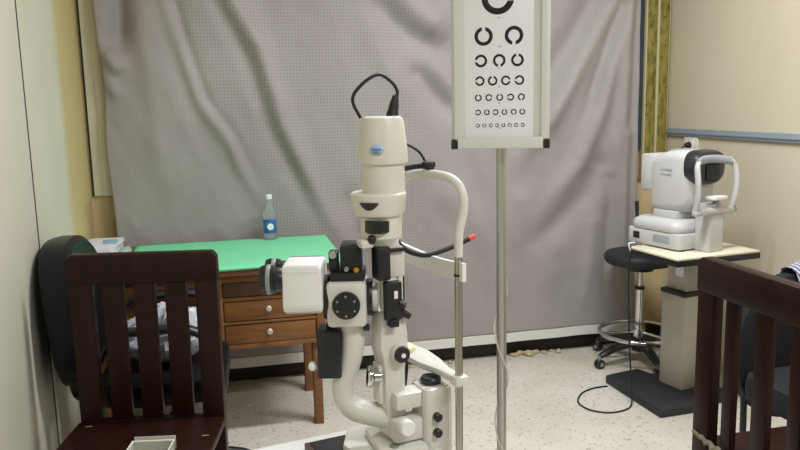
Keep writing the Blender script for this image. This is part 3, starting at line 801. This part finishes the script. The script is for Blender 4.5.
# chin rest bar with a cup
b = MB().prism([(.130, .090 - .016), (.130, .090 + .016), (.06, .092 + .030), (.00, .094 + .026), (-.06, .098 + .013), (-.118, .102 + .013), (-.128, .102), (-.118, .102 - .013), (-.06, .098 - .012), (.00, .094 - .024), (.06, .092 - .028)], .176, .190, 'XY', .004, mx=Matrix(((0, 1, 0, 0), (1, 0, 0, 0), (0, 0, 1, 0), (0, 0, 0, 1))))
b.build('chin_bar', 'white_enamel', sl)
b = MB(); pad(b, (.078, .080, .193), .020, .026, .007, .016, -.003); b.build('chin_cup', 'pale_yellow', sl)
b = MB().box(.086, .118, -.128, -.098, .172, .194, .008); b.build('post_clamp', 'white_enamel', sl)

# ------------------------------------------------------------------ eye chart on its stand
EX, EY, ER = .821, 2.178, math.radians(-23.5)
st = thing('chart_stand', 'tall steel pole stand holding up the eye chart light box', 'stand', (EX, EY, 0), ER)
MB().cyl((0, 0, .03), (0, 0, 1.33), .0155, seg=28).build('pole', 'brushed_alu', st)
MB().lathe([(0, 0), (.19, 0), (.195, .01), (.18, .022), (.04, .032), (.03, .05), (0, .05)], 48).build('base', 'brushed_alu', st)
CZ0, CZ1, CW = 1.312, 1.93, .1425
ec = thing('eye_chart', 'white eye chart light box printed with black broken rings', 'eye chart', (EX + .0175 * math.sin(ER), EY - .0175 * math.cos(ER), CZ0), ER)
H_ = CZ1 - CZ0
b = MB().box(-CW + .004, CW - .004, -.022, .0, .006, H_ - .006, .002)
b.build('back_box', 'frame_alu', ec)
yf = -.0665
b = MB()
b.prism([(-CW, -.022), (-CW, yf + .012), (-CW + .010, yf), (-CW + .030, yf), (-CW + .040, yf + .014), (-CW + .040, -.022)], .028, H_ - .03, 'XY', .0015)
b.prism([(CW, -.022), (CW, yf + .012), (CW - .010, yf), (CW - .024, yf), (CW - .026, yf + .010), (CW - .048, yf + .014), (CW - .048, -.022)][::-1], .028, H_ - .03, 'XY', .0015)
b.box(-CW + .018, CW - .018, yf - .004, -.0225, .003, .036, .004)
b.box(-CW + .018, CW - .018, yf - .002, -.0225, H_ - .036, H_ - .003, .004)
b.build('frame', 'frame_alu', ec)
for x in (-CW + .008, CW - .008):
    for z in (.016, H_ - .016):
        MB().box(x - .0095, x + .0095, yf - .003, -.018, z - .0145, z + .0145, .004).build('corner_cap', 'black_plastic', ec)
pn = MB().box(-CW + .038, CW - .046, yf + .014, yf + .018, .034, H_ - .034, .0005).build('chart_panel', 'chart_white', ec)
# ring optotypes: (row z, ring radius, [(x, gap direction)])
S = .00288
def X_(px): return (px - 501.8) * S
def Z_(py): return (149.5 - py) * S * .985
rows_ = [(-3, 16.2, [(499.5, 'R')]),
         (34.5, 9.2, [(485.2, 'U'), (515.5, 'D')]),
         (59.0, 6.3, [(482.4, 'L'), (500.8, 'D'), (519, 'U')]),
         (79.3, 4.8, [(481.2, 'L'), (494.2, 'U'), (507.4, 'R'), (521, 'L')]),
         (96.3, 3.5, [(479.6, 'U'), (490.3, 'R'), (501.3, 'U'), (512.2, 'L'), (523, 'D')]),
         (111.3, 2.9, [(479.4, 'L'), (488.2, 'U'), (497.2, 'L'), (506, 'U'), (515.4, 'D'), (524, 'U')]),
         (124.8, 2.0, [(479, 'L'), (485.6, 'U'), (492.3, 'R'), (498.6, 'L'), (505, 'U'), (511.4, 'D'), (518, 'R'), (524.4, 'L')])]
b = MB(); dots = MB()
yp = yf + .0137
for py, rr, items in rows_:
    for px, gap in items:
        cx, cz, R = X_(px), Z_(py), rr * S
        ri = R * .62; ga = {'R': 0, 'U': PI / 2, 'L': PI, 'D': -PI / 2}[gap]
        hw = R * .19; n = 34
        ao, ai = math.asin(hw / R), math.asin(hw / ri)
        prev = None
        for i in range(n + 1):
            t = i / n
            a1 = ga + ao + (2 * PI - 2 * ao) * t; a2 = ga + ai + (2 * PI - 2 * ai) * t
            q = (b.bm.verts.new((cx + R * math.cos(a1), yp, cz + R * math.sin(a1))), b.bm.verts.new((cx + ri * math.cos(a2), yp, cz + ri * math.sin(a2))))
            if prev: b.bm.faces.new((prev[0], q[0], q[1], prev[1]))
            prev = q
for py, px in ((16.6, 500.5), (45, 501.2), (67, 500.6), (85.4, 500.6), (102.2, 500.8), (115.5, 501), (127.6, 501)):
    for k in (-1, 0, 1):
        dots.box(X_(px) + k * .0022 - .0009, X_(px) + k * .0022 + .0009, yp - .0001, yp + .0004, Z_(py) - .0018, Z_(py) + .0018)
o = b.build('ring_print', 'print_black', pn); so = o.modifiers.new('t', 'SOLIDIFY'); so.thickness = .0006; so.offset = 0
dots.build('row_marks', 'print_grey', pn)
MB().box(-.019, .019, -.0168, .0175, 1.315, 1.345, .003).build('pole_bracket', 'brushed_alu', st)
# white cord winding round the pole
pts = []
for i in range(64):
    t = i / 63; z = .86 - .80 * t
    a = 2 * PI * (t * 2.6) + .6
    r = .0195 + .005 * max(0, math.sin(t * 17))
    pts.append((r * math.cos(a), r * math.sin(a), z))
pts = [(.004, .020, 1.30), (-.004, .0195, 1.15), (.006, .0195, 1.0)] + pts
MB().tube(pts, .0026, seg=8, smooth=3).build('power_cord', 'cord_white', st)['label'] = 'thin white cord winding down around the pole'

# ------------------------------------------------------------------ autorefractor table
at = thing('autorefractor_table', 'cream-topped pillar table with black floor plate under the white autorefractor', 'table', (2.08, 3.03, 0), math.radians(7))
b = MB().prism([(-.235, -.172), (.222, -.172), (.222, .165), (-.215, .165), (-.235, .145)], .755, .765, 'XY', .002)
b.build('table_top', 'table_cream', at)
MB().prism([(-.237, -.174), (.224, -.174), (.224, .167), (-.216, .167), (-.237, .146)], .728, .7548, 'XY', .003).build('edge_band', 'black_plastic', at)
T7 = rotz(5)
MB().box(.032, .172, .07, .22, .042, .508, .006, mx=T7).build('lower_pillar', 'pillar_grey', at)
MB().box(.026, .178, .064, .226, .508, .530, .006, mx=T7).build('pillar_collar', 'black_plastic', at)
up = MB().box(.050, .160, .082, .205, .530, .728, .004, mx=T7).build('upper_pillar', 'pillar_grey', at)
MB().box(.0485, .0498, .10, .15, .60, .69, mx=T7).build('pillar_label', 'label_white', up)
b = MB()
b.prism([(-.215, -.075), (.02, -.09), (.02, -.04), (.24, -.04), (.24, .30), (.055, .33), (.035, .42), (-.13, .41), (-.18, .40)], .0, .042, 'XY', .008)
b.build('floor_plate', 'plate_black', at)
b = MB().tube([(-.02, .17, .726), (.01, .12, .69), (.036, .11, .665)], .004).cyl((.022, .112, .668), (.042, .112, .662), .008, seg=12)
b.build('cable', 'cord_black', at)

# autorefractor
ar = thing('autorefractor', 'white tabletop autorefractor with dark visor and chin rest frame', 'autorefractor', (1.946, 3.0, .7655), math.radians(14))
b = MB().prism(rrect(.110, .12, .112, .165, .03), .006, .078, 'XY', .008); b.build('base', 'machine_white', ar)
for x in (.03, .20):
    for y in (-.03, .26): MB().cyl((x, y, 0), (x, y, .008), .012, seg=16).build('foot', 'black_rubber', ar)
MB().box(-.0035, -.0018, .01, .11, .028, .064, .0005).build('vent_panel', 'machine_grey', ar)
MB().box(-.0045, -.0018, .195, .235, .03, .062, .002).build('port', 'black_plastic', ar)
b = MB(); 
rings = []
for z, k, r in ((.080, .97, .05), (.087, 1.0, .055), (.108, 1.0, .055), (.124, .93, .05), (.134, .80, .045)):
    rings.append([(p[0], p[1], z) for p in rrect(.118, .118, .122 * k, .152 * k, r)])
b.loft(rings); b.build('slide_body', 'machine_white', ar)
MB().tube([(.030, .245, .118), (.028, .246, .16), (.026, .247, .20)], [.008, .009, .010]).build('joystick', 'black_plastic', ar)
# head: loft along depth
b = MB()
rings = []
for y, hx, z0, z1, cx, r in ((.0, .070, .19, .425, .130, .06), (.018, .092, .17, .440, .130, .05), (.06, .100, .16, .450, .128, .045), (.13, .100, .16, .445, .125, .04), (.19, .096, .16, .42, .122, .035), (.21, .088, .17, .41, .12, .03)):
    rings.append([(cx + p[0], y, p[1]) for p in rrect(0, (z0 + z1) / 2, hx, (z1 - z0) / 2, r)])
b.loft(rings)
b.box(.025, .185, .05, .19, .13, .17, .004)
b.build('head', 'machine_white', ar).location = (.036, -.015, 0)
MB().box(.04, .20, .211, .295, .25, .425, .012).build('monitor', 'machine_white', ar).location = (.036, -.015, 0)
MB().box(.07, .18, .07, .14, .4435, .451, .003).build('top_groove', 'machine_grey', ar).location = (.036, -.015, 0)
b = MB()
for k in range(5): b.box(.0235, .0290, .085 + .014 * k, .095 + .014 * k, .355, .364)
for k in range(4): b.box(.0235, .0290, .09 + .016 * k, .103 + .016 * k, .335, .341)
b.build('side_print', 'machine_grey', ar).location = (.036, -.015, 0)
b = MB(); rings = []
for y, k in ((.02, 1.0), (-.02, .98), (-.038, .90), (-.046, .72)):
    rg = []
    for i in range(40):
        a = 2 * PI * i / 40; ca, sa = math.cos(a), math.sin(a)
        xx = .104 * math.copysign(abs(ca) ** .6, ca) * (1 - .22 * max(0, -sa) ** 1.2); zz = .080 * math.copysign(abs(sa) ** .65, sa)
        rg.append((.132 + xx * k, y, .372 + zz * k))
    rings.append(rg)
b.loft(rings); b.build('visor', 'visor_black', ar).location = (.036, -.015, 0)
MB().box(.092, .172, -.054, -.044, .315, .39, .008).build('lens_window', 'black_plastic', ar).location = (.036, -.015, 0)
# chin rest column and frame
b = MB().prism(rrect(.15, -.075, .052, .045, .02), .0, .17, 'XY', .006).prism(rrect(.15, -.075, .040, .038, .018), .17, .215, 'XY', .004)
b.build('chin_column', 'machine_white', ar)
b = MB()
fy = -.120
for sgn, x in ((-1, .020), (1, .245)):
    b.tube([(x, fy + .012, .185), (x + sgn * .004, fy - .004, .25), (x + sgn * .008, fy - .006, .32), (x + sgn * .004, fy + .005, .385), (x - sgn * .012, fy + .012, .405)], [.012, .013, .013, .012, .010], seg=14, sx=.8, sy=1.15)
b.box(.010, .255, fy - .006, fy + .026, .168, .200, .010)
b.build('head_frame', 'machine_white', ar)
MB().tube([(.025, fy + .012, .402), (.08, fy + .034, .412), (.133, fy + .040, .414), (.185, fy + .034, .412), (.240, fy + .012, .402)], .0165, seg=14, sx=1.1, sy=.6).build('forehead_pad', 'machine_grey', ar)
MB().cyl((.252, fy + .01, .184), (.272, fy + .01, .184), .012, seg=18, bev=.002).build('frame_knob', 'machine_grey', ar)
b = MB().box(.145, .165, fy + .005, fy + .03, .195, .235, .003); b.build('chin_post', 'machine_grey', ar)
b = MB(); pad(b, (.15, fy + .01, .243), .052, .028, .008, .022, -.004); b.build('chin_cup', 'white_plastic', ar)
MB().cyl((.205, -.06, .085), (.228, -.06, .085), .014, seg=18, bev=.002).build('lift_knob', 'machine_grey', ar)

# hanging cord with loop on the floor
o = MB().tube([(1.860, 3.19, .722), (1.846, 3.19, .66), (1.842, 3.17, .4), (1.838, 3.13, .12), (1.828, 3.10, .012), (1.77, 3.055, .0045), (1.68, 3.045, .0045), (1.61, 3.10, .0045), (1.60, 3.20, .0045), (1.67, 3.30, .0045), (1.76, 3.345, .0045), (1.835, 3.35, .0045)], .0042, seg=8).build('power_cable', 'cord_black')
tag(o, 'black cable hanging from the autorefractor table and looping on the floor', 'cable')
o = MB().tube([(1.858, 3.20, .735), (1.848, 3.20, .768), (1.862, 3.20, .773), (1.880, 3.20, .7735)], .004, seg=8).build('cable_tie', 'label_white')
tag(o, 'white cable tie hooked over the left edge of the cream table top', 'cable tie')

# ------------------------------------------------------------------ swivel stool
so_ = thing('swivel_stool', 'round black swivel stool with chrome foot ring beside the curtain', 'stool', (2.185, 3.655, 0))
MB().lathe([(0, .556), (.15, .556), (.182, .566), (.195, .585), (.195, .604), (.184, .620), (.15, .628), (0, .630)], 48).build('seat', 'seat_black', so_)
MB().lathe([(0, .523), (.07, .523), (.09, .556), (0, .556)], 24).build('seat_plate', 'black_metal', so_)
MB().cyl((0, 0, .14), (0, 0, .42), .024, seg=24).build('column', 'chrome', so_)
MB().cyl((0, 0, .42), (0, 0, .524), .014, seg=20).build('gas_rod', 'chrome', so_)
MB().cyl((0, 0, .415), (0, 0, .432), .026, seg=24).build('column_collar', 'black_plastic', so_)
rg = MB().tube([(.212 * math.cos(2 * PI * i / 36), .212 * math.sin(2 * PI * i / 36), .170) for i in range(36)], .0115, seg=12, smooth=1, closed=True).build('foot_ring', 'chrome', so_)
b = MB()
for k in range(3):
    a = 2 * PI * k / 3 + 3.0
    b.cyl((.025 * math.cos(a), .025 * math.sin(a), .170), (.207 * math.cos(a), .207 * math.sin(a), .170), .009, seg=12)
b.cyl((0, 0, .150), (0, 0, .19), .033, seg=24)
b.build('ring_spokes', 'chrome', rg)
star_base(so_, .262, .07, 'black_plastic', 'black_plastic', a0=3.32, th=1.3)

# ------------------------------------------------------------------ wall socket, plug, cords on the right
sk = thing('power_socket', 'white wall socket under the blue rail on the cream wall', 'socket', (XR, 3.735, 1.193))
MB().box(-.012, 0, -.062, .062, -.042, .042, .004).build('socket_plate', 'socket', sk)
MB().box(-.014, -.0122, -.03, .03, -.028, .028, .003).build('socket_face', 'white_plastic', sk)
pl = thing('power_plug', 'black plug with cord in the white wall socket', 'plug', (XR - .0145, 3.735, 1.193))
MB().cyl((0, 0, .0), (-.03, 0, -.004), .018, .013, seg=18, bev=.003).build('plug_body', 'black_rubber', pl)
MB().tube([(-.028, 0, -.004), (-.048, .01, -.022), (-.045, .03, -.06), (-.02, .04, -.15), (-.010, .03, -.4), (-.010, -.15, -.68), (-.010, -.31, -.86), (-.012, -.345, -.95), (-.012, -.36, -1.08), (-.03, -.38, -1.185)], .0042, seg=8).build('plug_cord', 'cord_black', pl)
o = MB().tube([(2.515, 3.94, 1.0), (2.48, 3.945, .93), (2.44, 3.945, .84), (2.40, 3.94, .76), (2.36, 3.935, .70), (2.35, 3.935, .4), (2.40, 3.93, .01)], .005, seg=8).build('wall_cable', 'cord_tan')
tag(o, 'thin tan cable hanging below the olive window frame', 'cable')

# ------------------------------------------------------------------ black padded chair and striped garment, far right
bc = thing('padded_chair', 'black padded chair standing behind the right wooden slat chair', 'chair', (2.0, 2.30, 0), math.radians(4))
b = MB(); rings = []
for y, k in ((-.035, .93), (-.025, 1), (.02, 1), (.032, .94)):
    rings.append([(p[0], y, p[1]) for p in rrect(.04, .54, .29 * k, .27 * k, .23 * k, 9)])
b.loft(rings); b.build('backrest', 'fabric_black', bc)
b = MB(); pad(b, (0, -.215, .43), .26, .185, .05, .07, .01); b.build('seat', 'fabric_black', bc)
for sx in (-1, 1):
    MB().tube([(sx * .19, .0, 0), (sx * .19, .01, .38), (sx * .19, .045, .56)], .012).build('leg', 'black_metal', bc)
    MB().tube([(sx * .19, -.40, 0), (sx * .19, -.39, .41)], .012).build('leg', 'black_metal', bc)
b = MB(); rings = []
ga = []
for i in range(25):
    t = i / 24
    rings.append(None)
nxg, nsg = 18, 22
vs = []
for j in range(nsg + 1):
    t = j / nsg
    # path over the back: front hang, over the top, short rear hang
    L = t * .34
    row = []
    for i in range(nxg + 1):
        x = -.07 + .30 * i / nxg
        dx_ = max(0, .01 - x, x - .07)
        top = .818 - (.26 - math.sqrt(max(0, .26 ** 2 - dx_ ** 2))) + .006 * math.sin(x * 25)
        edge = .18 - .05 * math.sin(i * .9) * .3
        if L < edge: p = (x, -.045 - .006 * math.sin(x * 60), top - (edge - L))
        elif L < edge + .09:
            a = (L - edge) / .09 * PI; p = (x, -.002 - .043 * math.cos(a), top + .030 * math.sin(a) + .010 * noise.noise(Vector((x * 14, L * 10, 0))))
        else: p = (x, .043 + .004 * math.sin(x * 50), top - (L - edge - .09))
        row.append(p)
    vs.append(row)
V = [[b.bm.verts.new(p) for p in row] for row in vs]
for j in range(nsg):
    for i in range(nxg): b.bm.faces.new((V[j][i], V[j][i + 1], V[j + 1][i + 1], V[j + 1][i]))
o = b.build('striped_garment', 'striped'); o.location = (2.04, 2.302, 0); o.rotation_euler[2] = math.radians(4)
m_ = o.modifiers.new('t', 'SOLIDIFY'); m_.thickness = .006; m_.offset = 1
tag(o, 'grey and white striped garment draped over the black padded chair', 'garment')

# ------------------------------------------------------------------ light
def area(name, loc, sx, sy, power, col=(.955, .98, 1.0), rot=(0, 0, 0)):
    l = bpy.data.lights.new(name, 'AREA'); l.shape = 'RECTANGLE'; l.size = sx; l.size_y = sy; l.energy = power; l.color = col
    o = bpy.data.objects.new(name, l); COL.objects.link(o); o.location = loc; o.rotation_euler = rot
    return o
area('ceiling_tube', (1.2, 2.35, 2.78), 1.25, .16, 46)
area('ceiling_tube', (1.2, -.2, 2.78), 1.25, .16, 36)
wd = bpy.data.worlds.new('world'); wd.use_nodes = True; sc.world = wd
wd.node_tree.nodes['Background'].inputs[0].default_value = (.8, .82, .85, 1); wd.node_tree.nodes['Background'].inputs[1].default_value = .3

# ------------------------------------------------------------------ camera
cam = bpy.data.cameras.new('camera'); co = bpy.data.objects.new('camera', cam); COL.objects.link(co)
cam.sensor_width = 36; cam.lens = 755 / 800 * 36; cam.clip_start = .02
p, yw, r = math.radians(9.1), math.radians(12.9), .022
Fv = Vector((math.sin(yw), math.cos(yw), 0)); Rv = Vector((math.cos(yw), -math.sin(yw), 0)); Uv = Vector((0, 0, 1))
fwd = Fv * math.cos(p) - Uv * math.sin(p); upv = Uv * math.cos(p) + Fv * math.sin(p)
c_, s_ = math.cos(r), math.sin(r)
right = Rv * c_ + upv * -s_ if False else Rv * c_ - upv * s_
up2 = upv * c_ + Rv * s_
mx = Matrix((right, up2, -fwd)).transposed().to_4x4(); mx.translation = (0, 0, 1.45)
co.matrix_world = mx
sc.camera = co
sc.view_settings.view_transform = 'Standard'; sc.view_settings.look = 'None'; sc.view_settings.gamma = 1
sc.view_settings.use_curve_mapping = False; sc.view_settings.exposure = 0.5
